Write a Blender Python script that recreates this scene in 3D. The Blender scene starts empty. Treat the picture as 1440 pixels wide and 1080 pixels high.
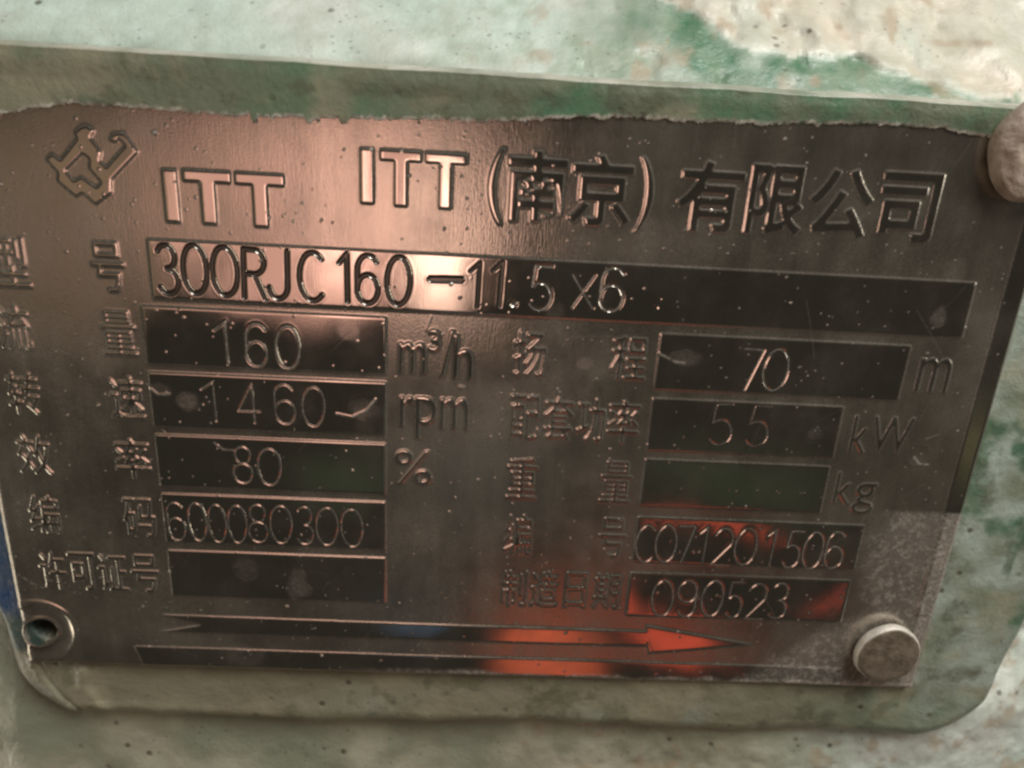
import bpy, math
import numpy as np
from mathutils import Matrix, Vector

sc = bpy.context.scene
COL = sc.collection
MM = 0.001

# ------------------------------------------------------------------ camera
cd = bpy.data.cameras.new('camera')
cam = bpy.data.objects.new('camera', cd)
COL.objects.link(cam)
right = Vector((0.99815, -0.02313, 0.05626))
fwd = Vector((0.04027, 0.94450, -0.32603)).normalized()
right = (right - fwd * right.dot(fwd)).normalized()
up = right.cross(fwd)
cam.matrix_world = Matrix(((right.x, up.x, -fwd.x, -4.2 * MM), (right.y, up.y, -fwd.y, -98.5 * MM),
                           (right.z, up.z, -fwd.z, 34.0 * MM), (0, 0, 0, 1)))
cd.sensor_width = 36.0
cd.lens = 26.075
cd.clip_start = 0.004
cd.clip_end = 20.0
cd.dof.use_dof = True
cd.dof.focus_distance = 0.105
cd.dof.aperture_fstop = 22.0
sc.camera = cam

# ------------------------------------------------------------------ world, lamps, exposure
w = bpy.data.worlds.new('World')
sc.world = w
w.use_nodes = True
bg = w.node_tree.nodes['Background']
bg.inputs[0].default_value = (1.0, 0.93, 0.76, 1)
bg.inputs[1].default_value = 0.030
sc.view_settings.view_transform = 'Standard'
sc.view_settings.look = 'None'
sc.view_settings.exposure = 0.0
sc.view_settings.gamma = 1.0
try:
    sc.cycles.filter_width = 2.6
    sc.cycles.max_bounces = 6
except Exception:
    pass


def lamp(name, loc, target, size, radiance, color, soft=None, roll=0.0):
    ld = bpy.data.lights.new(name, 'AREA')
    ld.shape = 'RECTANGLE'
    ld.size, ld.size_y = size
    ld.energy = radiance * math.pi * size[0] * size[1]
    ld.color = color
    if soft:                                    # an uneven, soft-edged face for the added reflection lights
        ld.use_nodes = True
        nt = ld.node_tree
        em = nt.nodes['Emission']
        geo = nt.nodes.new('ShaderNodeNewGeometry')
        sub = nt.nodes.new('ShaderNodeVectorMath'); sub.operation = 'SUBTRACT'
        sub.inputs[1].default_value = (0.5, 0.5, 0)
        nt.links.new(geo.outputs['Parametric'], sub.inputs[0])
        ln = nt.nodes.new('ShaderNodeVectorMath'); ln.operation = 'LENGTH'
        nt.links.new(sub.outputs[0], ln.inputs[0])
        nz = nt.nodes.new('ShaderNodeTexNoise'); nz.noise_dimensions = '3D'
        nz.inputs['Scale'].default_value = soft[2]
        nz.inputs['Detail'].default_value = 3
        off = nt.nodes.new('ShaderNodeVectorMath'); off.operation = 'ADD'
        off.inputs[1].default_value = (loc[0] * 31, loc[2] * 17, soft[2])
        nt.links.new(geo.outputs['Parametric'], off.inputs[0])
        nt.links.new(off.outputs[0], nz.inputs['Vector'])
        ma = nt.nodes.new('ShaderNodeMath'); ma.operation = 'MULTIPLY_ADD'
        ma.inputs[1].default_value = 0.5; 
        nt.links.new(nz.outputs[0], ma.inputs[0]); nt.links.new(ln.outputs['Value'], ma.inputs[2])
        mr = nt.nodes.new('ShaderNodeMapRange'); mr.interpolation_type = 'SMOOTHSTEP'
        mr.inputs['From Min'].default_value = soft[0] + 0.25
        mr.inputs['From Max'].default_value = soft[1] + 0.25
        mr.inputs['To Min'].default_value = 1.0
        mr.inputs['To Max'].default_value = 0.0
        nt.links.new(ma.outputs[0], mr.inputs[0])
        nt.links.new(mr.outputs[0], em.inputs['Strength'])
    o = bpy.data.objects.new(name, ld)
    COL.objects.link(o)
    o.location = loc
    o.rotation_euler = (Vector(target) - Vector(loc)).to_track_quat('-Z', 'Y').to_euler()
    if roll:
        o.rotation_euler.rotate_axis('Z', math.radians(roll))
    return o


# daylight from above, right of the camera
lamp('key_lamp', (0.17, -0.19, 0.44), (0.0, 0, 0.0), (0.30, 0.26), 12.5, (1.0, 0.975, 0.92))
lamp('low_fill', (-0.46, -0.09, -0.26), (0.0, 0, -0.06), (0.16, 0.24), 4.5, (1.0, 0.90, 0.72))  # added fill from low left, brightens the lower casing
lamp('side_fill', (0.46, -0.17, 0.14), (0.03, 0, 0.0), (0.14, 0.26), 6.0, (1.0, 0.93, 0.82))  # added fill from the right, brightens the pad and letter edges
# added lights behind the camera, standing in for unseen coloured things the plate mirrors
lamp('pink_reflection_fill', (-0.115, -0.42, -0.024), (-0.03, 0, 0.02), (0.26, 0.20), 1.05, (1.0, 0.55, 0.45), (0.25, 0.5, 4.0))
lamp('rose_reflection_fill', (-0.036, -0.40, -0.036), (-0.006, 0, 0.02), (0.060, 0.16), 3.2, (1.0, 0.66, 0.54), (0.15, 0.5, 7.0))
lamp('blush_reflection_fill', (-0.098, -0.40, -0.010), (-0.02, 0, 0.025), (0.055, 0.19), 2.3, (1.0, 0.60, 0.50), (0.1, 0.5, 7.0))
lamp('amber_reflection_fill', (-0.290, -0.40, -0.035), (-0.06, 0, 0.02), (0.24, 0.22), 0.28, (1.0, 0.68, 0.45), (0.2, 0.5, 3.0))
lamp('green_reflection_fill', (-0.100, -0.40, -0.215), (-0.02, 0, -0.014), (0.12, 0.06), 0.035, (0.55, 1.0, 0.50), (0.0, 0.55, 3.0))
lamp('green_reflection_fill_right', (0.185, -0.40, -0.205), (0.036, 0, -0.014), (0.22, 0.09), 0.028, (0.55, 1.0, 0.50), (0.0, 0.55, 3.0))
lamp('olive_reflection_fill', (0.360, -0.40, -0.165), (0.068, 0, -0.006), (0.04, 0.10), 0.10, (0.9, 0.9, 0.4), (0.1, 0.5, 3.0))
lamp('orange_reflection_fill', (0.062, -0.40, -0.368), (0.01, 0, -0.045), (0.12, 0.14), 0.85, (1.0, 0.17, 0.07), (0.05, 0.5, 6.0))
lamp('red_reflection_fill', (0.165, -0.40, -0.352), (0.03, 0, -0.042), (0.11, 0.065), 0.75, (1.0, 0.12, 0.06), (0.1, 0.5, 6.0))
lamp('scarlet_reflection_fill', (0.165, -0.40, -0.246), (0.033, 0, -0.021), (0.15, 0.009), 0.65, (1.0, 0.13, 0.07), (0.2, 0.5, 6.0))
lamp('crimson_reflection_fill', (0.120, -0.40, -0.318), (0.022, 0, -0.035), (0.03, 0.035), 0.6, (1.0, 0.13, 0.07), (0.2, 0.5, 6.0))
lamp('streak_reflection_fill', (0.279, -0.40, -0.308), (0.052, 0, -0.034), (0.075, 0.008), 0.5, (1.0, 0.14, 0.09), (0.25, 0.5, 3.0), 52)
lamp('blue_reflection_fill', (-0.050, -0.40, -0.345), (-0.012, 0, -0.042), (0.075, 0.03), 0.17, (0.25, 0.55, 1.0), (0.2, 0.5, 3.0))
lamp('pale_reflection_fill', (-0.010, -0.40, -0.190), (-0.002, 0, -0.012), (0.10, 0.12), 0.10, (0.85, 0.95, 1.0), (0.1, 0.5, 2.0))

# ------------------------------------------------------------------ numpy helpers
def vnoise(x, z, scale, seed):
    rng = np.random.RandomState(seed)
    T = rng.rand(257, 257)
    u, v = x / scale + 1000.37, z / scale + 1000.71
    iu, iv = np.floor(u).astype(int), np.floor(v).astype(int)
    fu, fv = u - iu, v - iv
    fu, fv = fu * fu * (3 - 2 * fu), fv * fv * (3 - 2 * fv)
    iu %= 256; iv %= 256
    a = T[iu, iv] * (1 - fu) + T[iu + 1, iv] * fu
    b = T[iu, iv + 1] * (1 - fu) + T[iu + 1, iv + 1] * fu
    return (a * (1 - fv) + b * fv) * 2 - 1


def fbm(x, z, scale, seed, octaves=4, gain=0.5):
    r, amp, s = 0, 1.0, scale
    for k in range(octaves):
        r = r + amp * vnoise(x + 13.7 * k, z - 7.1 * k, s, seed + 17 * k)
        amp *= gain; s *= 0.5
    return r


def sm(a, b, v):
    t = np.clip((v - a) / (b - a), 0, 1)
    return t * t * (3 - 2 * t)


def blur(a, sig):
    k = int(math.ceil(sig * 3))
    g = np.exp(-np.arange(-k, k + 1) ** 2 / (2 * sig * sig)); g /= g.sum()
    p = np.pad(a, k, mode='edge')
    t = sum(g[i] * p[i:i + a.shape[0], :] for i in range(2 * k + 1))
    return sum(g[i] * t[:, i:i + a.shape[1]] for i in range(2 * k + 1))


def dpoly(X, Z, pts):
    d = np.full(X.shape, 1e9)
    for (ax, az), (bx, bz) in zip(pts[:-1], pts[1:]):
        vx, vz = bx - ax, bz - az
        L = vx * vx + vz * vz + 1e-12
        t = np.clip(((X - ax) * vx + (Z - az) * vz) / L, 0, 1)
        d = np.minimum(d, np.hypot(X - ax - t * vx, Z - az - t * vz))
    return d


def make_mesh(name, co, quads, mat, parent=None, normals=None, surf=None, tone=None):
    me = bpy.data.meshes.new(name)
    n, m = len(co), len(quads)
    me.vertices.add(n)
    me.vertices.foreach_set('co', np.ascontiguousarray(co, dtype=np.float32).ravel())
    me.loops.add(m * 4)
    me.loops.foreach_set('vertex_index', np.ascontiguousarray(quads, dtype=np.int32).ravel())
    me.polygons.add(m)
    me.polygons.foreach_set('loop_start', np.arange(0, m * 4, 4, dtype=np.int32))
    for nm, arr in (('surf', surf), ('tone', tone)):
        if arr is not None:
            at = me.attributes.new(nm, 'FLOAT_COLOR', 'POINT')
            at.data.foreach_set('color', np.ascontiguousarray(arr, dtype=np.float32).ravel())
    me.update(calc_edges=True)
    me.polygons.foreach_set('use_smooth', np.ones(m, dtype=bool))
    if normals is not None:
        me.normals_split_custom_set_from_vertices(np.ascontiguousarray(normals, dtype=np.float32).tolist())
    me.materials.append(mat)
    o = bpy.data.objects.new(name, me)
    COL.objects.link(o)
    if parent:
        o.parent = parent
    return o


def thing(name, label, cat, loc=(0, 0, 0), group=None):
    o = bpy.data.objects.new(name, None)
    o.empty_display_size = 0.01
    COL.objects.link(o)
    o.location = loc
    o['label'] = label; o['category'] = cat
    if group:
        o['group'] = group
    return o


# ------------------------------------------------------------------ materials
class NT:
    def __init__(s, name):
        s.m = bpy.data.materials.new(name); s.m.use_nodes = True
        s.t = s.m.node_tree; s.t.nodes.clear()

    def n(s, typ, ins=None, **kw):
        nd = s.t.nodes.new(typ)
        for k, v in kw.items():
            setattr(nd, k, v)
        for k, v in (ins or {}).items():
            if isinstance(v, tuple) and len(v) == 2 and hasattr(v[0], 'outputs'):
                s.t.links.new(v[0].outputs[v[1]], nd.inputs[k])
            elif hasattr(v, 'outputs'):
                s.t.links.new(v.outputs[0], nd.inputs[k])
            else:
                nd.inputs[k].default_value = v
        return nd

    def math(s, op, a, b=0.0, c=0.0):
        return s.n('ShaderNodeMath', {0: a, 1: b, 2: c}, operation=op)

    def ramp(s, v, a, b, lo=0.0, hi=1.0):
        return s.n('ShaderNodeMapRange', {0: v, 1: a, 2: b, 3: lo, 4: hi})

    def mix(s, f, a, b):
        return s.n('ShaderNodeMix', {0: f, 6: a, 7: b}, data_type='RGBA')


def metal_material():
    k = NT('etched_steel')
    at = k.n('ShaderNodeAttribute', attribute_name='surf')
    sep = k.n('ShaderNodeSeparateColor', {0: (at, 'Color')})
    pol, dust, film, grime_shade = (sep, 0), (sep, 1), (sep, 2), (at, 'Alpha')
    tc = k.n('ShaderNodeTexCoord')
    mp = k.n('ShaderNodeMapping', {0: (tc, 'Object'), 'Scale': (5200, 1, 420)})
    streak = k.n('ShaderNodeTexNoise', {'Vector': mp, 'Scale': 1.0, 'Detail': 3.0})
    fine = k.n('ShaderNodeTexNoise', {'Vector': (tc, 'Object'), 'Scale': 4200.0, 'Detail': 2.0})
    blot = k.n('ShaderNodeTexNoise', {'Vector': (tc, 'Object'), 'Scale': 130.0, 'Detail': 5.0, 'Roughness': 0.6})
    r0 = k.ramp(pol, 0, 1, 0.155, 0.05)
    r1 = k.math('MULTIPLY_ADD', film, 0.22, r0)
    bl = k.ramp(blot, 0.35, 0.75, -0.02, 0.05)
    r2 = k.math('ADD', r1, bl)
    h = k.math('ADD', k.math('MULTIPLY', streak, 0.7), k.math('MULTIPLY', fine, 0.5))
    inv = k.ramp(pol, 0, 1, 0.34, 0.05)
    bp = k.n('ShaderNodeBump', {'Strength': inv, 'Distance': 0.00006, 'Height': h})
    tint0 = k.mix(k.ramp(blot, 0.3, 0.7), (0.43, 0.39, 0.335, 1), (0.53, 0.49, 0.43, 1))
    tint = k.mix(pol, (tint0, 2), (0.56, 0.51, 0.45, 1))
    met = k.n('ShaderNodeBsdfPrincipled', {'Base Color': (tint, 2), 'Metallic': 1.0, 'Roughness': r2, 'Normal': bp})
    dn = k.n('ShaderNodeTexNoise', {'Vector': (tc, 'Object'), 'Scale': 2600.0, 'Detail': 2.0})
    dc = k.mix(k.ramp(dn, 0.3, 0.7), (0.24, 0.205, 0.165, 1), (0.46, 0.42, 0.37, 1))
    bp2 = k.n('ShaderNodeBump', {'Strength': 0.6, 'Distance': 0.0002, 'Height': dn})
    dst = k.n('ShaderNodeBsdfPrincipled', {'Base Color': (dc, 2), 'Roughness': 0.62, 'Normal': bp2})
    f = k.math('MULTIPLY_ADD', film, 0.09, dust)
    f2 = k.math('ADD', f, k.ramp(blot, 0.5, 0.9, 0.0, 0.05))
    f2.use_clamp = True
    wide = k.n('ShaderNodeTexNoise', {'Vector': (tc, 'Object'), 'Scale': 38.0, 'Detail': 4.0, 'Roughness': 0.55})
    mw = k.n('ShaderNodeMapping', {0: (tc, 'Object'), 'Scale': (260, 1, 38)})
    wipe = k.n('ShaderNodeTexNoise', {'Vector': mw, 'Scale': 1.0, 'Detail': 4.0, 'Roughness': 0.6})
    mottle = k.math('MULTIPLY', k.ramp(wide, 0.3, 0.7, 0.55, 1.45), k.ramp(wipe, 0.3, 0.7, 0.65, 1.4))
    ff = k.math('MULTIPLY', k.math('MULTIPLY', k.ramp(pol, 0, 1, 0.30, 0.065), k.ramp(blot, 0.25, 0.8, 0.7, 1.3)), mottle)
    fc = k.mix(k.ramp(fine, 0.35, 0.65), (0.110, 0.095, 0.072, 1), (0.185, 0.163, 0.125, 1))
    fl = k.n('ShaderNodeBsdfPrincipled', {'Base Color': (fc, 2), 'Roughness': 0.55, 'Normal': bp})
    ms = k.n('ShaderNodeMixShader', {0: ff, 1: met, 2: fl})
    ms = k.n('ShaderNodeMixShader', {0: f2, 1: ms, 2: dst})
    blk = k.n('ShaderNodeBsdfPrincipled', {'Base Color': (0.030, 0.022, 0.016, 1), 'Roughness': 0.5})
    ms2 = k.n('ShaderNodeMixShader', {0: grime_shade, 1: ms, 2: blk})
    k.n('ShaderNodeOutputMaterial', {0: ms2})
    return k.m


def paint_material():
    """Weathered enamel on cast iron; 'tone' carries paint patch colours plus painted edge light and shade."""
    k = NT('weathered_green_paint')
    at = k.n('ShaderNodeAttribute', attribute_name='tone')
    tc = k.n('ShaderNodeTexCoord')
    n1 = k.n('ShaderNodeTexNoise', {'Vector': (tc, 'Object'), 'Scale': 210.0, 'Detail': 6.0, 'Roughness': 0.65})
    n2 = k.n('ShaderNodeTexNoise', {'Vector': (tc, 'Object'), 'Scale': 1500.0, 'Detail': 4.0, 'Roughness': 0.7})
    vo = k.n('ShaderNodeTexVoronoi', {'Vector': (tc, 'Object'), 'Scale': 230.0})
    n3 = k.n('ShaderNodeTexNoise', {'Vector': (tc, 'Object'), 'Scale': 55.0, 'Detail': 4.0})
    dark = k.mix(k.ramp(n1, 0.35, 0.72), (at, 'Color'), (0.20, 0.20, 0.13, 1))
    c1 = k.mix(k.ramp(n1, 0.30, 0.75, 0.0, 0.45), (at, 'Color'), (0.17, 0.18, 0.115, 1))
    c2 = k.mix(k.ramp(n2, 0.4, 0.75, 0.0, 0.13), (c1, 2), (0.36, 0.37, 0.29, 1))
    pit = k.ramp((vo, 'Distance'), 0.06, 0.16, 1.0, 0.0)
    vo2 = k.n('ShaderNodeTexVoronoi', {'Vector': (tc, 'Object'), 'Scale': 620.0})
    n4 = k.n('ShaderNodeTexNoise', {'Vector': (tc, 'Object'), 'Scale': 90.0, 'Detail': 3.0})
    pit2 = k.math('MULTIPLY', k.ramp((vo2, 'Distance'), 0.10, 0.22, 1.0, 0.0), k.ramp(n4, 0.5, 0.58))
    gate = k.ramp(n3, 0.46, 0.56)
    c3 = k.mix(k.math('MULTIPLY', k.math('MULTIPLY', pit, gate), 0.75), (c2, 2), (0.06, 0.045, 0.03, 1))
    c3 = k.mix(k.math('MULTIPLY', pit2, 0.38), (c3, 2), (0.07, 0.06, 0.04, 1))
    h = k.math('ADD', k.math('MULTIPLY', n1, 1.0), k.math('MULTIPLY', n2, 0.28))
    h2 = k.math('MULTIPLY_ADD', k.math('MULTIPLY', pit, gate), -0.5, h)
    bp = k.n('ShaderNodeBump', {'Strength': 0.38, 'Distance': 0.0009, 'Height': h2})
    rg = k.ramp(n1, 0.3, 0.7, 0.22, 0.48)
    b = k.n('ShaderNodeBsdfPrincipled', {'Base Color': (c3, 2), 'Roughness': rg, 'Normal': bp})
    k.n('ShaderNodeOutputMaterial', {0: b})
    return k.m


def rivet_material(name, ca, cb, metallic, rough):
    k = NT(name)
    tc = k.n('ShaderNodeTexCoord')
    n1 = k.n('ShaderNodeTexNoise', {'Vector': (tc, 'Object'), 'Scale': 420.0, 'Detail': 6.0, 'Roughness': 0.65})
    n2 = k.n('ShaderNodeTexNoise', {'Vector': (tc, 'Object'), 'Scale': 1900.0, 'Detail': 3.0})
    c = k.mix(k.ramp(n1, 0.32, 0.68), ca, cb)
    at = k.n('ShaderNodeAttribute', attribute_name='tone')
    sp = k.n('ShaderNodeSeparateColor', {0: (at, 'Color')})
    c1 = k.mix(k.ramp(n2, 0.6, 0.8, 0, 0.35), (c, 2), (0.42, 0.37, 0.30, 1))
    c2 = k.mix(k.math('MULTIPLY', (sp, 0), k.ramp(n1, 0.25, 0.5, 0.5, 1.0)), (c1, 2), (0.70, 0.66, 0.60, 1))
    h = k.math('ADD', n1, k.math('MULTIPLY', n2, 0.35))
    bp = k.n('ShaderNodeBump', {'Strength': 0.55, 'Distance': 0.0005, 'Height': h})
    b = k.n('ShaderNodeBsdfPrincipled', {'Base Color': (c2, 2), 'Metallic': metallic,
                                         'Roughness': k.ramp(n1, 0.3, 0.7, rough, rough + 0.2), 'Normal': bp})
    k.n('ShaderNodeOutputMaterial', {0: b})
    return k.m


M_METAL = metal_material()
M_PAINT = paint_material()

# ------------------------------------------------------------------ the painted casing behind the plate
MINT = np.array((0.58, 0.70, 0.63)); GREEN = np.array((0.05, 0.165, 0.09)); OLIVE = np.array((0.33, 0.30, 0.205))
CREAM = np.array((0.70, 0.63, 0.52)); SAGE = np.array((0.21, 0.25, 0.185)); BLUE = np.array((0.012, 0.065, 0.19))
TEAL = np.array((0.05, 0.10, 0.10)); WHITE = np.array((0.72, 0.70, 0.62))


def mixc(c, col, f):
    return c + (col - c) * f[..., None]


def cream_line(X):                      # lower limit of the thick cream coat above the pad
    return np.interp(X, [10, 24, 30, 38, 50, 66, 90], [58, 52.0, 48.2, 46.3, 45.0, 42.6, 41])


def grid(x0, x1, z0, z1, step):
    xs = np.arange(x0, x1 + step / 2, step); zs = np.arange(z0, z1 + step / 2, step)
    X, Z = np.meshgrid(xs, zs, indexing='ij')
    return X, Z


def grid_quads(nx, nz):
    i, j = np.meshgrid(np.arange(nx - 1), np.arange(nz - 1), indexing='ij')
    a = i * nz + j
    return np.stack([a, a + nz, a + nz + 1, a + 1], -1).reshape(-1, 4)


def compact(co, quads, *arrs):
    used = np.unique(quads)
    lut = np.full(len(co), -1, dtype=np.int64); lut[used] = np.arange(len(used))
    return (co[used], lut[quads]) + tuple(None if a is None else a[used] for a in arrs)


casing = thing('pump_casing', 'cast pump body in worn green and cream paint behind the metal nameplate', 'pump', (0, 0, 0))

# body
X, Z = grid(-150, 150, -125, 105, 0.55)
Y = 8.5 + 1.0 * np.log1p(np.exp((Z - 38) / 3.0)) * 3.0 * 1.15 
Y = Y + 0.25 * np.maximum(0, X - 86) + 0.2 * np.maximum(0, -80 - X)
cl = cream_line(X) + fbm(X, Z, 7, 3, 6, .65) * 1.3
cr = sm(-0.5, 1.5, Z - cl) * sm(12, 30, X)
Y = Y - 0.12 * np.maximum(0, -62 - Z) - 4.2 * sm(-45, -62, Z) - fbm(X, Z, 16, 11, 5) * 0.55 - 0.7 * cr - cr * fbm(X, Z, 5, 19, 4) * 0.7
Y = Y - sm(-10, 30, X) * (fbm(X, Z, 4.0, 27, 4, .6) * 0.26)
Y = Y + sm(-10, 20, X) * 0.7 * sm(.55, .95, fbm(X, Z, 3.2, 29, 2)) * sm(39, 42, Z)
lump = sm(48, 70, X) * sm(35, 44, Z)
Y = Y - lump * (fbm(X, Z, 9, 23, 3) * 1.6)
c = np.zeros(X.shape + (3,)) + MINT
c = mixc(c, np.array((0.68, 0.69, 0.64)), sm(-0.1, 0.9, fbm(X, Z, 22, 31, 4)) * 0.7)
gr = sm(5, 26, X + fbm(X, Z, 8, 37, 4) * 7) * sm(0.6, -0.6, Z - cl) * sm(38, 40, Z)
c = mixc(c, GREEN, gr * (0.8 + .3 * fbm(X, Z, 5, 38, 5, .65)).clip(0, 1))
gr2 = sm(-0.5, 0.5, fbm(X, Z, 14, 41, 4)) * sm(44, 40, Z) * sm(70, 20, X)
c = mixc(c, OLIVE * 1.2, sm(-45, -55, Z) * sm(75, 40, X) * .8)
c = mixc(c, SAGE, gr2 * .7)
c = mixc(c, np.array((.20, .30, .20)), sm(-0.1, 0.9, fbm(X, Z, 6, 45, 5, .65)) * 0.55 * sm(-25, 5, X) * sm(38, 40, Z))
c = mixc(c, CREAM, cr * (0.75 + 0.25 * fbm(X, Z, 6, 43, 3)))
c = mixc(c, np.array((0.42, 0.30, 0.20)), sm(0.35, 0.9, fbm(X, Z, 3.5, 47, 4)) * 0.6 * sm(-20, 10, X))
co = np.stack([X, Y, Z], -1).reshape(-1, 3) * MM
tone = np.concatenate([c.reshape(-1, 3), np.ones((X.size, 1))], 1)
make_mesh('casing_wall', co, grid_quads(*X.shape), M_PAINT, casing, tone=tone)

# raised mounting pad
PX0, PX1, PZ0, PZ1, PR = -79.0, 86.0, -63.0, 40.3, 13.0


def pad_sdf(X, Z):
    cx, cz = (PX0 + PX1) / 2, (PZ0 + PZ1) / 2
    R = np.where(Z > 0, 5.0, PR)
    qx = np.abs(X - cx) - ((PX1 - PX0) / 2 - R); qz = np.abs(Z - cz) - ((PZ1 - PZ0) / 2 - R)
    s = np.hypot(np.maximum(qx, 0), np.maximum(qz, 0)) + np.minimum(np.maximum(qx, qz), 0) - R
    low = sm(-35, -55, Z)
    return s + low * (fbm(X, Z, 26, 53, 3) * 1.5) + fbm(X, Z, 9, 59, 3) * 0.12


def pad_surface(X, Z):
    s = pad_sdf(X, Z)
    low = sm(-35, -58, Z)
    r0 = 0.45 + 3.5 * low
    t = np.clip((s + r0) / (r0 + 0.75 + 1.1 * low), 0, 1)
    drop = 12.0 * (1 - np.sqrt(np.maximum(1 - t ** 2.2, 0)))
    Y = 1.05 - 1.3 * sm(36.6, 38.4, Z) + drop - fbm(X, Z, 18, 61, 4) * (0.16 + 0.3 * low) - fbm(X, Z, 3, 67, 3) * 0.05
    # runs and folds of thick paint under the torn corner hole
    for pts, a, wd in (([(-74.3, -50.6), (-73.4, -54), (-71.6, -58), (-69, -62)], 0.32, 1.0),
                       ([(-66.3, -52.5), (-66.8, -55.5), (-65.2, -59), (-62, -62.5)], 0.45, 1.1),
                       ([(-72, -61), (-58, -60.2), (-43, -61), (-25, -62.2), (-8, -61.6), (4, -60.6)], 0.35, 1.4)):
        Y = Y - a * np.exp(-(dpoly(X, Z, pts) / wd) ** 2)
    Y = Y + 0.28 * np.exp(-(dpoly(X, Z, [(-73.2, -50.8), (-72.3, -54.2), (-70.3, -58.3), (-68, -61)]) / 0.35) ** 2)
    Y = Y + 6 * sm(2.9, 2.3, np.hypot(X + 70.5, Z + 44.2))
    return Y, s, s - 0.75 - 1.1 * low


def pad_tone(X, Z):
    c = np.zeros(X.shape + (3,)) + SAGE * 1.05
    c = mixc(c, OLIVE * .85, sm(-15, -45, Z) * sm(75, 30, X) * 0.9)
    c = mixc(c, np.array((.125, .155, .105)), sm(25, 33, Z) * .8)
    c = mixc(c, GREEN * 1.15, sm(-0.8, 1.0, fbm(X, Z, 9, 71, 5, .65)) * sm(25, 33, Z) * sm(-50, -10, X) * 0.85)
    c = mixc(c, np.array((.12, .105, .07)), sm(-55.5, -50, Z + fbm(X, Z, 7, 74, 4) * 1.5) * sm(-46, -48, Z) * .6)  # dirt plus contact shade below the plate edge, painted into the tone
    c = mixc(c, MINT * .8, (0.65 + .7 * fbm(X, Z, 5, 79, 4)).clip(0, 1) * sm(60, 72, X) * sm(-62, -48, Z) * 0.85)
    c = mixc(c, GREEN * 0.9, sm(-0.1, 1.0, fbm(X, Z, 8, 73, 5, .65)) * sm(60, 68, X) * 0.9)
    c = mixc(c, MINT * 0.55, sm(0.0, 1.0, fbm(X, Z, 17, 83, 4)) * sm(-52, -58, Z) * 0.55)
    c = mixc(c, OLIVE * 1.1, sm(0.0, 1.0, fbm(X, Z, 7, 89, 4)) * 0.6)
    c = mixc(c, np.array((.055, .06, .035)), sm(0.45, 0.95, fbm(X, Z, 4.5, 91, 5, .6)) * 0.45)
    bl = sm(-72.0, -73.6, X + fbm(X, Z, 4, 97, 3) * 0.4) * sm(-46, -43, Z) * sm(-16, -22, Z)
    c = mixc(c, BLUE, bl)
    c = mixc(c, TEAL, sm(-71, -73, X) * sm(-41, -44, Z) * sm(-49.6, -48.8, Z))  # dark teal shade painted into the pad beside the plate corner
    return c


X, Z = np.meshgrid(np.arange(-82, 89, 0.30), np.concatenate([np.arange(-68.5, 38.4, 0.30), np.arange(38.4, 42.6, 0.07)]), indexing='ij')
Y, s, over = pad_surface(X, Z)
Y = Y + 0.35 * sm(-0.8, -1.4, s) * sm(37.4, 38.2, Z) * sm(61.5, 60.5, X)      # lies under the paint skin
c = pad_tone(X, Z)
c = mixc(c, WHITE * 0.9, sm(-0.5, -0.2, s) * (0.6 + 0.4 * fbm(X, Z, 6, 101, 3)).clip(0, 1))  # pale line painted along the pad edge as its highlight
q = grid_quads(*X.shape)
sv = over.ravel()
q = q[sv[q].max(1) < 0.08]
co = np.stack([X, Y, Z], -1).reshape(-1, 3) * MM
tone = np.concatenate([c.reshape(-1, 3), np.ones((X.size, 1))], 1)
co, q, tone = compact(co, q, tone)
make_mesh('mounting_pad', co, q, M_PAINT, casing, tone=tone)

# skin of paint lapping over the top edge of the plate, its lower edge torn
X, Z = grid(-77, 62, 29.5, 42.2, 0.11)
edge = np.interp(X, [-77, -66, -62, -56, -51, -45, -31, -3.7, 7.8, 32, 44, 53, 54.2, 62],
                 [31, 31.8, 32.6, 33.5, 33.6, 33.5, 33.5, 34.5, 35.6, 36.2, 36.9, 36.9, 36.5, 36.3])
tear = fbm(X, Z * 0.5, 1.1, 103, 5, 0.75) * 0.17 + vnoise(X, Z * 0, 9, 104) * .2 - 0.8 * sm(0.7, 1.1, fbm(X, Z * 0.1, 2.2, 107, 2))
e = Z - edge - tear
lap = sm(0.0, 0.55, e)
Yp, s, over = pad_surface(X, Z)
Y = -0.14 - 0.14 * lap - fbm(X, Z, 1.0, 109, 3) * 0.07 * (1.2 - lap) - fbm(X, Z, 14, 113, 3) * 0.04 + 0.0 * Yp
k_ = sm(36.4, 38.6, Z)
Yp = Yp - 1.3 * (1 - sm(36.6, 38.4, Z))
Y = Y * (1 - k_) + (Yp - 0.11 * sm(-0.35, -1.6, s)) * k_
c = pad_tone(X, Z)
tornw = sm(0.62, 0.25, e) * (0.75 + 0.7 * fbm(X, Z, 1.3, 127, 4)).clip(0, 1)
c = mixc(c, WHITE, tornw)
q = grid_quads(*X.shape)
q = q[(e.ravel()[q].min(1) > 0) & (s.ravel()[q].max(1) < -0.4)]
# turned-under lip so the torn edge has thickness
co = np.stack([X, Y + 0.10 * sm(0.14, 0.0, e), Z], -1).reshape(-1, 3) * MM
tone = np.concatenate([c.reshape(-1, 3), np.ones((X.size, 1))], 1)
co, q, tone = compact(co, q, tone)
o = make_mesh('paint_skin', co, q, M_PAINT, casing, tone=tone)
o['label'] = 'torn pale edge of paint lapping over the plate'

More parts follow.
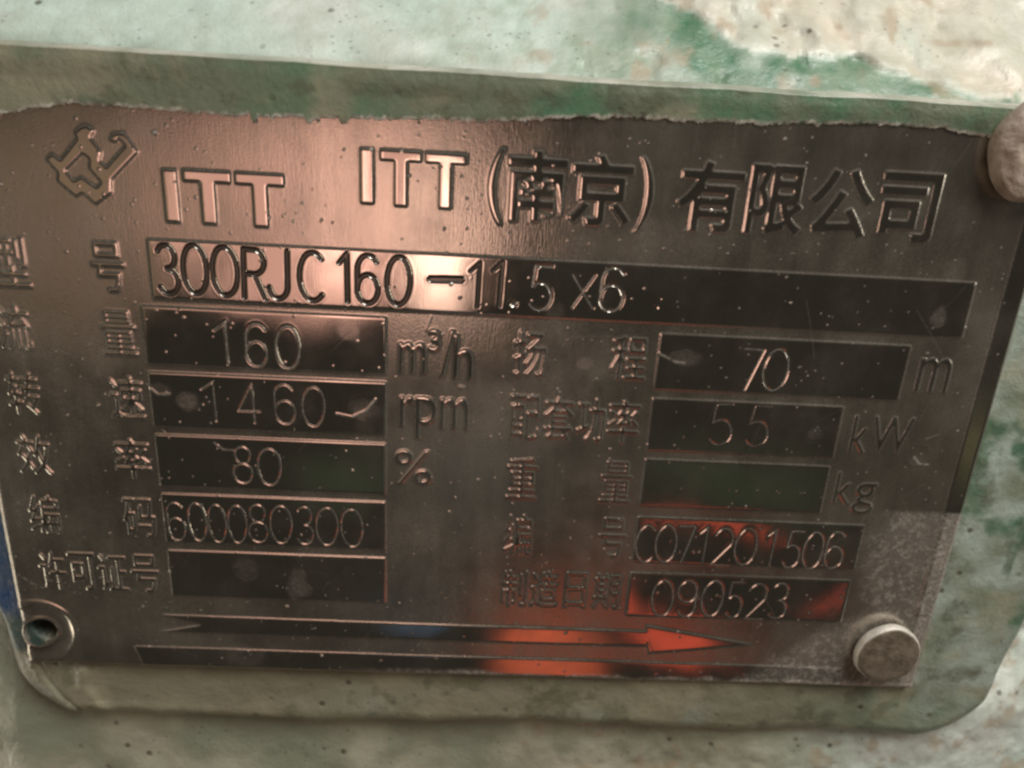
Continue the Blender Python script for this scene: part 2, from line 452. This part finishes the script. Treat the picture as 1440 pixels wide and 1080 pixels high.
# ------------------------------------------------------------------ the nameplate
plate = thing('nameplate', 'etched steel nameplate with stamped pump data riveted to the green pad', 'nameplate')
ST = 0.115
PLX0, PLX1, PLZ0, PLZ1 = -74.0, 69.6, -50.4, 38.4
X, Z = grid(PLX0, PLX1, PLZ0, PLZ1, ST)
NX, NZ = X.shape
rise = np.zeros((NX, NZ))               # raised, polished relief (0..1)
ids = np.zeros((NX, NZ), dtype=np.int32)
groove = np.zeros((NX, NZ))
parts = [('plate_sheet', 0, None)]      # name, parent id, label


def new_part(name, par=0, label=None):
    parts.append((name, par, label))
    return len(parts) - 1


def win(x0, x1, z0, z1, m=0.6):
    a = max(0, int((x0 - m - PLX0) / ST)); b = min(NX, int((x1 + m - PLX0) / ST) + 2)
    c_ = max(0, int((z0 - m - PLZ0) / ST)); d = min(NZ, int((z1 + m - PLZ0) / ST) + 2)
    return slice(a, b), slice(c_, d)


def add_rect(name, x0, x1, z0, z1, label=None):
    s_ = win(x0, x1, z0, z1)
    xx, zz = X[s_], Z[s_]
    cov = np.clip((xx - x0) / ST + .5, 0, 1) * np.clip((x1 - xx) / ST + .5, 0, 1) * \
        np.clip((zz - z0) / ST + .5, 0, 1) * np.clip((z1 - zz) / ST + .5, 0, 1)
    rise[s_] = np.maximum(rise[s_], cov)
    i = new_part(name, 0, label)
    ids[s_][cov > 0.02] = i
    return i


def raster(tris, s_):
    """coverage of 2-D triangles on a window of the plate grid, 3x3 supersampled"""
    xx, zz = X[s_], Z[s_]
    n0, n1 = xx.shape
    K = 3
    x0, z0 = xx[0, 0] - ST / 2, zz[0, 0] - ST / 2
    hs = ST / K
    m = np.zeros((n0 * K, n1 * K), dtype=bool)
    for (ax, az), (bx, bz), (cx, cz) in tris:
        i0 = max(0, int((min(ax, bx, cx) - x0) / hs)); i1 = min(n0 * K, int((max(ax, bx, cx) - x0) / hs) + 2)
        j0 = max(0, int((min(az, bz, cz) - z0) / hs)); j1 = min(n1 * K, int((max(az, bz, cz) - z0) / hs) + 2)
        if i1 <= i0 or j1 <= j0:
            continue
        px = (x0 + (np.arange(i0, i1) + .5) * hs)[:, None]; pz = (z0 + (np.arange(j0, j1) + .5) * hs)[None, :]
        e0 = (bx - ax) * (pz - az) - (bz - az) * (px - ax)
        e1 = (cx - bx) * (pz - bz) - (cz - bz) * (px - bx)
        e2 = (ax - cx) * (pz - cz) - (az - cz) * (px - cx)
        m[i0:i1, j0:j1] |= ((e0 >= 0) & (e1 >= 0) & (e2 >= 0)) | ((e0 <= 0) & (e1 <= 0) & (e2 <= 0))
    return m.reshape(n0, K, n1, K).mean((1, 3))


def add_tris(name, tris):
    a = np.array(tris)
    s_ = win(a[..., 0].min(), a[..., 0].max(), a[..., 1].min(), a[..., 1].max())
    cov = raster(tris, s_)
    rise[s_] = np.maximum(rise[s_], cov)
    i = new_part(name)
    near = blur(cov, 1.2) > 0.06
    ids[s_][near] = i
    return i


def poly_tris(pts):
    return [(pts[0], pts[k], pts[k + 1]) for k in range(1, len(pts) - 1)]


# raised lettering set from the built-in typeface: (character, x0, x1, z0, z1, weight)
GL = []
def row(chars, z0, z1, wt=0.006):
    for ch, a, b in chars:
        GL.append((ch, a, b, z0, z1, wt))

row([('型', -68.6, -64.2), ('号', -56.2, -51.9)], 10.4, 17.1)
row([('流', -69.6, -65.3), ('量', -56.0, -51.4)], 1.6, 7.9)
row([('转', -69.9, -65.4), ('速', -56.0, -51.2)], -7.9, -1.5)
row([('效', -70.0, -65.2), ('率', -56.4, -51.3)], -17.2, -10.8)
row([('编', -69.8, -65.4), ('码', -56.2, -51.5)], -26.8, -20.3)
row([('许', -69.7, -65.7), ('可', -65.3, -61.3), ('证', -61.0, -56.6), ('号', -56.1, -51.9)], -36.5, -29.8)
row([('扬', 0.0, 4.6), ('程', 13.6, 18.7)], 1.2, 7.8)
row([('配', 0.0, 4.3), ('套', 4.8, 9.2), ('功', 9.6, 13.7), ('率', 14.0, 18.7)], -8.4, -1.6)
row([('重', 0.0, 4.6), ('量', 13.9, 18.6)], -18.0, -11.2)
row([('编', 0.1, 4.4), ('号', 14.5, 18.7)], -27.5, -20.5)
row([('制', 0.2, 4.3), ('造', 4.8, 9.1), ('日', 10.2, 13.5), ('期', 14.6, 18.8)], -36.8, -30.2)
row([('(', -4.6, -2.5), (')', 14.7, 16.9)], 21.9, 31.5, 0.012)
row([('南', -2.2, 5.6), ('京', 5.9, 14.2), ('有', 20.0, 28.6), ('限', 29.3, 37.0), ('公', 37.3, 46.0), ('司', 46.6, 54.6)], 22.4, 31.5, 0.026)
row([('m', -15.9, -12.1)], 0.9, 5.4)
row([('3', -11.8, -10.2)], 4.2, 7.4, 0.02)
row([('/', -10.2, -8.3)], 0.6, 7.4)
row([('h', -8.4, -5.6)], 0.4, 6.8)
row([('r', -15.7, -13.6)], -7.2, -2.5); row([('p', -13.5, -10.4)], -8.9, -2.5); row([('m', -10.0, -5.9)], -7.3, -2.5)
row([('%', -16.4, -10.8)], -16.3, -10.8)
row([('m', 57.3, 62.1)], 1.6, 6.8)
row([('k', 49.8, 52.4), ('W', 52.6, 58.8)], -8.2, -2.3)
row([('k', 49.1, 51.8)], -16.6, -11.4); row([('g', 52.1, 55.6)], -18.3, -13.0)

tmp = []
for ch, *_r in GL:
    cu = bpy.data.curves.new('glyph', 'FONT')
    cu.body = ch; cu.size = 1.0; cu.offset = _r[4]; cu.resolution_u = 5
    ob = bpy.data.objects.new('glyph', cu)
    COL.objects.link(ob); tmp.append(ob)
dg = bpy.context.evaluated_depsgraph_get()
for ob, (ch, x0, x1, z0, z1, wt) in zip(tmp, GL):
    ev = ob.evaluated_get(dg)
    me = ev.to_mesh()
    me.calc_loop_triangles()
    v = np.array([p.co[:2] for p in me.vertices])
    t = np.array([lt.vertices[:] for lt in me.loop_triangles])
    ev.to_mesh_clear()
    lo, hi = v.min(0), v.max(0)
    v = (v - lo) / (hi - lo) * np.array([x1 - x0, z1 - z0]) + np.array([x0, z0])
    GLT = [tuple(map(tuple, v[a])) for a in t]
    add_tris('raised_character', GLT)
for ob in tmp:
    cu = ob.data
    bpy.data.objects.remove(ob); bpy.data.curves.remove(cu)

# block letters I T T of the two headings
def letter_i(x0, x1, z0, z1):
    add_tris('raised_character', poly_tris([(x0, z0), (x1, z0), (x1, z1), (x0, z1)]))
def letter_t(x0, x1, z0, z1, st, bar):
    c_ = (x0 + x1) / 2
    add_tris('raised_character', poly_tris([(c_ - st / 2, z0), (c_ + st / 2, z0), (c_ + st / 2, z1), (c_ - st / 2, z1)]) +
             poly_tris([(x0, z1 - bar), (x1, z1 - bar), (x1, z1), (x0, z1)]))
letter_i(-45.9, -44.1, 20.0, 26.6); letter_t(-43.3, -37.3, 20.0, 26.7, 1.8, 1.4); letter_t(-36.8, -30.6, 20.0, 26.7, 1.8, 1.4)
letter_i(-20.9, -19.2, 23.7, 30.5); letter_t(-18.4, -13.1, 23.6, 30.5, 1.6, 1.25); letter_t(-12.7, -7.4, 23.6, 30.5, 1.6, 1.25)

# the maker's emblem: two interlocking hooks in a diamond
EM_OUT = [(-55.86, 29.75), (-58.27, 27.0), (-59.25, 27.73), (-60.01, 26.97), (-58.77, 25.46), (-58.99, 24.44), (-56.88, 22.57), (-56.07, 23.13), (-54.54, 21.74), (-52.42, 23.33), (-52.23, 24.95), (-48.6, 28.53), (-50.04, 30.71), (-51.5, 30.55), (-51.96, 29.69), (-51.11, 29.52), (-50.76, 30.04), (-49.98, 29.23), (-52.72, 26.41), (-53.47, 27.19), (-53.06, 28.21), (-54.25, 29.91), (-53.64, 30.78), (-54.5, 31.36), (-55.32, 31.11), (-56.13, 30.43)]
EM_IN = [(-55.44, 28.01), (-54.61, 27.41), (-54.84, 26.18), (-53.5, 24.55), (-54.23, 23.86), (-55.96, 25.08), (-57.0, 24.5), (-57.89, 25.73)]
from mathutils.geometry import tessellate_polygon
_t = tessellate_polygon([[Vector((a, b, 0)) for a, b in EM_OUT], [Vector((a, b, 0)) for a, b in EM_IN]])
_p = EM_OUT + EM_IN
EM = [tuple(_p[k] for k in t) for t in _t]
add_tris('emblem', EM)

# polished data panels
PANELS = {}
PANELS['model'] = add_rect('data_panel', -48.6, 62.4, 9.75, 17.7, 'long polished panel stamped with the model number')
for k_, zt in (('flow', 8.75), ('speed', -0.6), ('rate', -9.95), ('code', -19.3), ('permit', -28.8)):
    PANELS[k_] = add_rect('data_panel', -50.3, -17.6, zt - 8.15, zt)
for k_, xr, zt, hh in (('lift', 55.5, 8.4, 8.3), ('power', 47.9, -1.1, 8.2), ('weight', 47.75, -10.55, 7.9), ('serial', 55.0, -20.1, 8.0), ('date', 54.9, -29.9, 7.9)):
    PANELS[k_] = add_rect('data_panel', 20.1, xr, zt - hh, zt)

# rotation arrow: bar with a notched tail and a pointed head
add_tris('rotation_arrow', poly_tris([(-46.2, -42.1), (22.6, -43.6), (22.6, -40.7), (-53.0, -40.4)]) +
         poly_tris([(-46.2, -42.1), (-53.0, -43.7), (22.6, -43.6)]) +
         poly_tris([(23.6, -39.6), (41.5, -42.6), (24.6, -44.9)]) + poly_tris([(22.4, -43.5), (24.2, -43.5), (24.2, -40.7), (22.4, -40.7)]))
# polished strip along the bottom and the right-hand edge
add_tris('border_strip', poly_tris([(-57.2, -46.5), (-56.0, -50.2), (57, -50.2), (57, -46.7)]))
add_tris('border_strip', poly_tris([(66.5, -36), (69.4, -36), (69.4, 30), (66.5, 30)]))

# stamped figures: single-stroke punches
def arc(cx, cz, rx, rz, a0, a1, n=14):
    return [(cx + rx * math.cos(math.radians(a0 + (a1 - a0) * i / n)), cz + rz * math.sin(math.radians(a0 + (a1 - a0) * i / n))) for i in range(n + 1)]
six = [arc(.5, .70, .48, .30, 35, 180) + [(.02, .30)], arc(.5, .30, .48, .30, 180, -180, 22)]
FIG = {'0': [arc(.5, .5, .5, .5, 0, 360, 28)], '1': [[(0, .80), (.85, 1), (.85, 0)]], '6': six,
       '8': [arc(.5, .77, .40, .23, 0, 360, 20), arc(.5, .27, .5, .27, 0, 360, 20)],
       '3': [arc(.45, .76, .45, .24, 150, -90), arc(.45, .26, .52, .26, 90, -150)],
       '5': [[(.9, 1), (.18, 1), (.10, .56)] + arc(.45, .31, .52, .31, 132, -145)],
       '7': [[(0, 1), (1, 1), (.35, 0)]], '4': [[(.72, 0), (.72, 1), (0, .30), (1, .30)]],
       '9': [[(1 - a, 1 - b) for a, b in p] for p in six],
       '2': [arc(.5, .72, .48, .28, 165, -35) + [(.02, 0), (1, 0)]],
       'R': [[(0, 0), (0, 1), (.5, 1)] + arc(.5, .75, .45, .25, 90, -90) + [(0, .5)], [(.5, .5), (1, 0)]],
       'J': [[(.9, 1), (.9, .27)] + arc(.45, .27, .45, .27, 0, -170)], 'C': [arc(.55, .5, .55, .5, 48, 312, 20)],
       'x': [[(0, 0), (1, 1)], [(0, 1), (1, 0)]], '-': [[(0, .5), (1, .5)]], '.': [[(.45, .5), (.55, .5)]]}
rng = np.random.RandomState(5)


def stamp(panel, figs, z0, z1, wid=0.15, dep=0.13, tilt=0.0):
    par = PANELS[panel]
    for f, x0, x1, *zz in figs:
        a, b = zz if zz else (z0, z1)
        jz, jr = rng.uniform(-.15, .15), rng.uniform(-.035, .035)
        s_ = win(x0, x1, a, b, 1.2)
        xx, zg = X[s_], Z[s_]
        cx, cz = (x0 + x1) / 2, (a + b) / 2
        d = np.full(xx.shape, 1e9)
        for path in FIG[f]:
            pts = []
            for u, v in path:
                px, pz = x0 + u * (x1 - x0) - cx, a + v * (b - a) - cz
                pts.append((cx + px - pz * jr, cz + pz + px * jr + jz))
            d = np.minimum(d, dpoly(xx, zg, pts))
        k = dep * rng.uniform(.85, 1.1)
        g = -k * sm(wid + .12, wid - .16, d) + 0.003 * np.exp(-((d - wid - .24) / .16) ** 2)
        groove[s_] += g
        i = new_part('stamped_figure', par)
        ids[s_][d < wid + .25] = i


stamp('model', [('3', -47.5, -45.0), ('0', -44.3, -41.2), ('0', -40.5, -37.2), ('R', -36.4, -33.6), ('J', -33.1, -30.4), ('C', -29.1, -25.9),
                ('1', -23.8, -22.6), ('6', -21.5, -18.6), ('0', -17.5, -14.4)], 10.6, 17.1, 0.27, 0.20)
stamp('model', [('-', -11.7, -7.6, 13.6, 14.8)], 0, 0, 0.42, 0.22)
stamp('model', [('1', -6.4, -5.0), ('1', -3.4, -2.0), ('5', 1.7, 4.7), ('6', 11.2, 14.4)], 11.0, 17.0, 0.20, 0.15)
stamp('model', [('x', 7.4, 10.3, 11.3, 15.8)], 0, 0, 0.17, 0.14)
stamp('model', [('.', -1.0, 0.2, 11.0, 12.0)], 0, 0, 0.42,0.24)
stamp('flow', [('1', -40.8, -39.0), ('6', -36.7, -33.8), ('0', -32.6, -29.4)], 1.0, 7.0)
stamp('speed', [('1', -43.2, -41.2), ('4', -38.3, -35.3), ('6', -33.2, -30.3), ('0', -29.3, -26.2)], -7.5, -1.6, 0.12, 0.11)
stamp('rate', [('8', -39.5, -36.8), ('0', -36.0, -32.7)], -17.1, -11.3, 0.12, 0.11)
stamp('code', [('6', -49.8, -47.2), ('0', -46.7, -44.1), ('0', -43.8, -41.2), ('0', -40.9, -38.2), ('8', -37.9, -35.1), ('0', -34.7, -31.5),
               ('3', -30.7, -28.3), ('0', -27.9, -24.7), ('0', -24.2, -21.0)], -26.9, -20.6, 0.11, 0.11)
stamp('lift', [('7', 32.1, 34.9), ('0', 35.3, 38.8)], 0.8, 6.9, 0.13, 0.12)
stamp('power', [('5', 29.0, 32.2), ('5', 34.4, 37.6)], -8.0, -1.7, 0.11, 0.10)
stamp('serial', [('C', 20.4, 23.2), ('0', 23.4, 26.6), ('7', 26.8, 29.2), ('1', 29.9, 31.3), ('2', 32.3, 35.2), ('0', 35.7, 39.0), ('1', 40.4, 41.8),
                 ('5', 43.5, 46.0), ('0', 46.4, 49.4), ('6', 49.9, 52.7)], -27.9, -21.5, 0.12, 0.11)
stamp('date', [('0', 24.0, 27.3), ('9', 28.0, 31.0), ('0', 31.9, 35.2), ('5', 35.9, 38.4), ('2', 39.1, 42.1), ('3', 42.9, 45.6)], -37.5, -31.0, 0.12, 0.11)

# --- heights
H = blur(rise, 1.1) * 0.125 + groove
H += 0.10 * vnoise(X, Z, 46, 201) + 0.045 * vnoise(X, Z, 17, 202) + 0.012 * vnoise(X, Z, 6, 203)
polish = sm(0.72, 0.97, blur(rise, 0.9)) * (1 - 0.25 * sm(-0.05, -0.25, groove))
matte = 1 - polish
# dents and nicks
for dx, dz, r, k in ((60.4, -8.2, 1.3, .05), (23.6, 4.9, .9, .04),
                     (44.4, -5.5, .9, .03), (18.9, 12.0, .5, .06), (19.3, 13.2, .4, .05), (-20.4, -4.7, 1.6, .02)):
    d = np.hypot(X - dx, Z - dz)
    H += -k * np.exp(-(d / r) ** 2) + k * .6 * np.exp(-((d - r * 1.3) / .3) ** 2)
# rivet hole: pressed ring and torn burr round the opening
ang = np.arctan2(Z + 44.4, X + 71.2)
rh = np.hypot(X + 71.2, (Z + 44.4))
hole_r = 2.5 + 0.22 * np.sin(ang * 2 + 0.6) + 0.04 * np.sin(ang * 3)
H += (0.07 + 0.08 * sm(-1, .8, np.cos(ang - .7)) + .04 * vnoise(X, Z, 2.2, 331)) * np.exp(-((rh - 5.3 - .25 * vnoise(X, Z, 3, 332)) / .45) ** 2) - 0.14 * sm(5.0, 3.6, rh)
H += (0.38 + 0.25 * np.cos(ang + 2.3)) * np.exp(-((rh - hole_r - .1) / .42) ** 2)
H += 0.10 * np.exp(-((rh - 6.1 + 0.4 * np.sin(ang)) / .3) ** 2) * sm(0, 1.2, ang)
# plate edges rolled down
ed = np.minimum(np.minimum(X - PLX0, PLX1 - X), np.minimum(Z - PLZ0, PLZ1 - Z))
H -= 0.28 * np.exp(-(ed / .3) ** 2)

# --- dirt
dust = np.zeros((NX, NZ)); film = np.zeros((NX, NZ))
n_hi = vnoise(X, Z, 0.42, 301) * .6 + vnoise(X, Z, 0.8, 302) * .5
n_lo = fbm(X, Z, 9, 303, 4)
patch = sm(54.5, 60, X + fbm(X, Z, 5, 304, 3) * 1.6 + np.maximum(0, -36 - Z) * 1.3) * sm(-17.2, -18.2, Z + vnoise(X, Z, 3, 305) * .25)
dust += patch * (0.24 + 0.34 * sm(-.2, .8, n_hi))
dust += sm(67.0, 67.4, X) * sm(-17.2, -17.8, Z) * 0.3
low = sm(-49.0, -50.2, Z + fbm(X, Z, 3, 306, 4) * .45) * sm(-30, 5, X)
dust += low * (.35 + .5 * sm(-.3, .5, n_hi)) + sm(-49.9, -50.25, Z) * 0.6 * sm(-60, -10, X)
film += sm(0.1, 0.9, n_lo) * 0.3
slope = np.hypot(np.gradient(blur(rise, 1.0), axis=0), np.gradient(blur(rise, 1.0), axis=1))
dust += sm(0.08, 0.3, slope) * 0.15 * (.7 + .3 * n_hi)             # dust held by the etched walls
dust += sm(0.03, 0.10, -groove) * (.75 + .35 * n_hi) * np.where(Z < 9.3, 0.6, 0.45 * sm(-5, 1, X))   # pale dust paints in the lit edges of the stamped figures
dust += (1 - polish) * (0.02 + .02 * n_lo)                        # dull film on the etched ground
edge_l = sm(-72.9, -73.7, X) * 0.5
dust += edge_l * (.5 + .5 * n_hi)
rng = np.random.RandomState(77)
for k in range(900):                                       # specks of grit and paint dust
    px, pz = rng.uniform(PLX0, PLX1), rng.uniform(PLZ0, PLZ1)
    r = rng.choice([.07, .10, .14, .22], p=[.62, .29, .08, .01])
    s_ = win(px, px, pz, pz, 1.0)
    d = np.hypot((X[s_] - px) * rng.uniform(.7, 1.3), Z[s_] - pz)
    a = sm(r + .1, r - .06, d)
    dust[s_] = np.maximum(dust[s_], a * rng.uniform(.35, .95))
    H[s_] += a * r * .5
for dx, dz, rx, rz, tail, a in ((-45.2, -4.8, 1.7, 1.5, 0, .9), (-31.0, -34.8, 2.0, 2.0, 2.6, .8), (-22.7, 6.6, 1.6, 1.5, 0, .5), (-49.0, -3.0, 1.6, 1.0, 0, .6),
                                (58.4, 12.4, 1.1, 1.2, 1.8, .8), (-39.9, -47.6, 3.6, 2.2, 0, .45), (-38.9, -31.5, 2.0, 2.2, 0, .4), (59.2, 19.2, 1.8, 1.6, 0, .45),
                                (44.4, -5.5, 1.1, 1.0, 0, .4), (24, 5, 2.2, 1.2, 0, .6), (-20.4, -4.7, 2.4, 1.6, 0, .45), (5.2, 10.8, 1.5, 1.4, 0, .35), (10, 3.5, 1.2, 1.0, 0, .5)):
    u, v = (X - dx) / rx, (Z - dz) / rz
    v = np.where(v > 0, v / (1 + tail * .35), v)
    u = np.where(v > 0, u * (1 + v * .5 * (tail > 0)), u)
    d = np.hypot(u, v) + vnoise(X, Z, 0.9, 311) * .13
    film += a * (0.65 * sm(1.1, .6, d) + .3 * np.exp(-((d - .97) / .12) ** 2) * sm(-.6, .6, vnoise(X, Z, 1.6, 312)))
    dust += a * 0.13 * sm(1.1, .6, d) * (.6 + .6 * n_hi) + a * .16 * np.exp(-((d - .97) / .09) ** 2) * sm(-.2, .8, vnoise(X, Z, 1.2, 313))
for pts, a in (([(-24.6, -5.6), (-22.4, -6.0), (-20.4, -4.9), (-19.1, -3.2)], .7), ([(60.0, -8.6), (60.9, -9.6), (62.3, -9.7)], .7),
               ([(61.0, -5.6), (62.4, -4.9), (63.6, -4.4)], .3), ([(-42.0, -10.9), (-40.8, -11.9), (-39.3, -12.0)], .5),
               ([(20.2, 5.5), (22.6, 4.4), (23.9, 4.3)], .6), ([(-50.6, -2.5), (-49.2, -3.9), (-47.6, -3.7)], .5), ([(-11.5, 9.2), (-12.2, 7.2)], .35),
               ([(-73, -34), (-71.2, -35.6), (-69.5, -36.4)], .4)):
    d = dpoly(X, Z, pts)
    dust = np.maximum(dust, a * sm(.30, .0, d) * sm(-.9, .3, n_hi)); H += a * .06 * sm(.28, .0, d)
grime_shade = np.clip(sm(0.02, 0.10, -groove) * sm(2, -4, X) * (Z > 9.3) * 0.9 , 0, 1)  # groove shade painted dark into the left model figures
grime_shade += 0.35 * sm(0.5, 0.1, np.abs(rh - 3.3)) * (rh > 2.6) * sm(.2, .8, vnoise(X, Z, 2, 320))
rng = np.random.RandomState(11)
for k in range(90):                                        # fine handling scratches
    px, pz, an, ln = rng.uniform(-73, 69), rng.uniform(-50, 37), rng.normal(1.4, .7), rng.uniform(1.5, 9)
    ex, ez = px + math.cos(an) * ln, pz + math.sin(an) * ln
    s_ = win(min(px, ex), max(px, ex), min(pz, ez), max(pz, ez), .4)
    if X[s_].size == 0 or (min(pz, ez) < 18 and max(pz, ez) > 9 and px < 16):
        continue
    d = dpoly(X[s_], Z[s_], [(px, pz), ((px + ex) / 2 + rng.normal(0, .1), (pz + ez) / 2), (ex, ez)])
    g = sm(.13, .0, d) * rng.uniform(.15, .7)
    H[s_] -= g * .012
    dust[s_] += g * .16
dust = np.clip(dust, 0, 1); film = np.clip(film, 0, 1)

# --- mesh of the whole relief, split into its parts along the outlines
gx = np.gradient(H, ST, axis=0); gz = np.gradient(H, ST, axis=1)
N = np.stack([-gx, -np.ones_like(H), -gz], -1); N /= np.linalg.norm(N, axis=-1, keepdims=True)
co = np.stack([X, -H, Z], -1)
co = co.reshape(-1, 3) * MM
surf = np.stack([polish, dust, film, grime_shade], -1).reshape(-1, 4)
quads = grid_quads(NX, NZ)
hole = (rh < hole_r).ravel()
keep = ~hole[quads].all(1)
fid = ids.ravel()[quads].max(1)
quads, fid = quads[keep], fid[keep]
N = N.reshape(-1, 3)
order = np.argsort(fid, kind='stable')
quads, fid = quads[order], fid[order]
starts = np.searchsorted(fid, np.arange(len(parts) + 1))
objs = {}
for i, (name, par, label) in enumerate(parts):
    q = quads[starts[i]:starts[i + 1]]
    if len(q) == 0:
        continue
    a, q, n_, s_ = compact(co, q, N, surf)
    o = make_mesh(name, a, q, M_METAL, plate if par == 0 else objs[par], normals=n_, surf=s_)
    objs[i] = o
    if label:
        o['label'] = label

# thickness of the sheet: rim running round its outline
def rim(pts):
    v, q = [], []
    n = len(pts)
    for x, y, z in pts:
        v.append((x, y + .02, z)); v.append((x, y + 0.95, z))
    for i in range(n):
        j = (i + 1) % n
        q.append((2 * i, 2 * i + 1, 2 * j + 1, 2 * j))
    return np.array(v) * MM, np.array(q)
idx = [(i, 0) for i in range(0, NX, 4)] + [(NX - 1, j) for j in range(0, NZ, 4)] + [(i, NZ - 1) for i in range(NX - 1, -1, -4)] + [(0, j) for j in range(NZ - 1, 0, -4)]
rv, rq = rim([(X[p], -H[p], Z[p]) for p in idx])
make_mesh('plate_rim', rv, rq, M_METAL, plate, surf=np.tile((0.2, .55, .3, 0), (len(rv), 1)))

# ------------------------------------------------------------------ rivets
def make_rivet(name, label, loc, prof, mat, seed, squash=(1, 1), rough=0.12, worn=0.0):  # worn sets how strongly the rim highlight is painted
    root = thing(name, label, 'rivet', tuple(v * MM for v in loc), 'rivets through the plate corners')
    n, m = 72, len(prof)
    def ring_mesh(nm, prof, seed):
        pr = []
        for (r0, h0), (r1, h1) in zip(prof[:-1], prof[1:]):
            for t in np.linspace(0, 1, 7)[:-1]:
                pr.append((r0 + (r1 - r0) * t, h0 + (h1 - h0) * t))
        pr.append(prof[-1])
        pr = np.array(pr)
        k = np.ones(5) / 5
        ps = pr.copy()
        for c_ in (0, 1):
            ps[2:-2, c_] = np.convolve(pr[:, c_], k, 'valid')
        A = np.linspace(0, 2 * math.pi, n, endpoint=False)
        R_ = ps[:, 0][:, None]; Hh = ps[:, 1][:, None]
        xx = R_ * np.cos(A) * squash[0]; zz = R_ * np.sin(A) * squash[1]
        wob = fbm(xx + seed, zz + Hh, 2.6, seed, 3) * rough
        scale = 1 + (fbm(np.cos(A) * 4 + seed, np.sin(A) * 4, 3.0, seed + 5, 2) * .035)[None, :]
        v = np.stack([xx * scale, -(Hh + wob), zz * scale], -1)
        q = []
        mm = len(ps)
        for i in range(mm - 1):
            for j in range(n):
                j2 = (j + 1) % n
                q.append((i * n + j, (i + 1) * n + j, (i + 1) * n + j2, i * n + j2))
        rim_light = np.repeat((sm(4.78, 5.02, ps[:, 0]) * worn)[:, None], n, 1).reshape(-1)  # rim highlight painted as a pale ring round the head
        return make_mesh(nm, v.reshape(-1, 3) * MM, np.array(q), mat, root, tone=np.stack([rim_light, rim_light, rim_light, rim_light * 0 + 1], -1))
    ring_mesh('rivet_head', prof, seed)
    ring_mesh('shank', [(1.6, 0.6), (1.6, -1.5), (1.6, -6.0)], seed + 50)
    return root


make_rivet('rivet', 'flat headed rivet with painted rim highlight at the lower right plate corner', (62.6, -0.15, -42.3),
           [(0.02, 2.3), (2.5, 2.3), (4.6, 2.25), (5.1, 2.0), (5.25, 1.0), (4.6, 0.15), (3.6, -0.1)],
           rivet_material('rivet_steel_lit_rim', (0.12, 0.095, 0.065, 1), (0.26, 0.22, 0.165, 1), 0.3, 0.42), 401, (1, 1), 0.05, 0.85)
make_rivet('rivet', 'brown pitted domed rivet cut by the right edge near the top', (64.6, -0.15, 35.1),
           [(0.02, 2.3), (0.7, 2.3), (1.1, 2.75), (2.2, 2.65), (3.4, 2.75), (5.2, 2.5), (5.75, 1.9), (5.95, 0.8), (5.6, 0.1), (4.6, -0.1)],
           rivet_material('brown_rivet_coat', (0.25, 0.19, 0.14, 1), (0.47, 0.39, 0.32, 1), 0.1, 0.42), 431, (1, 1.1), 0.24)
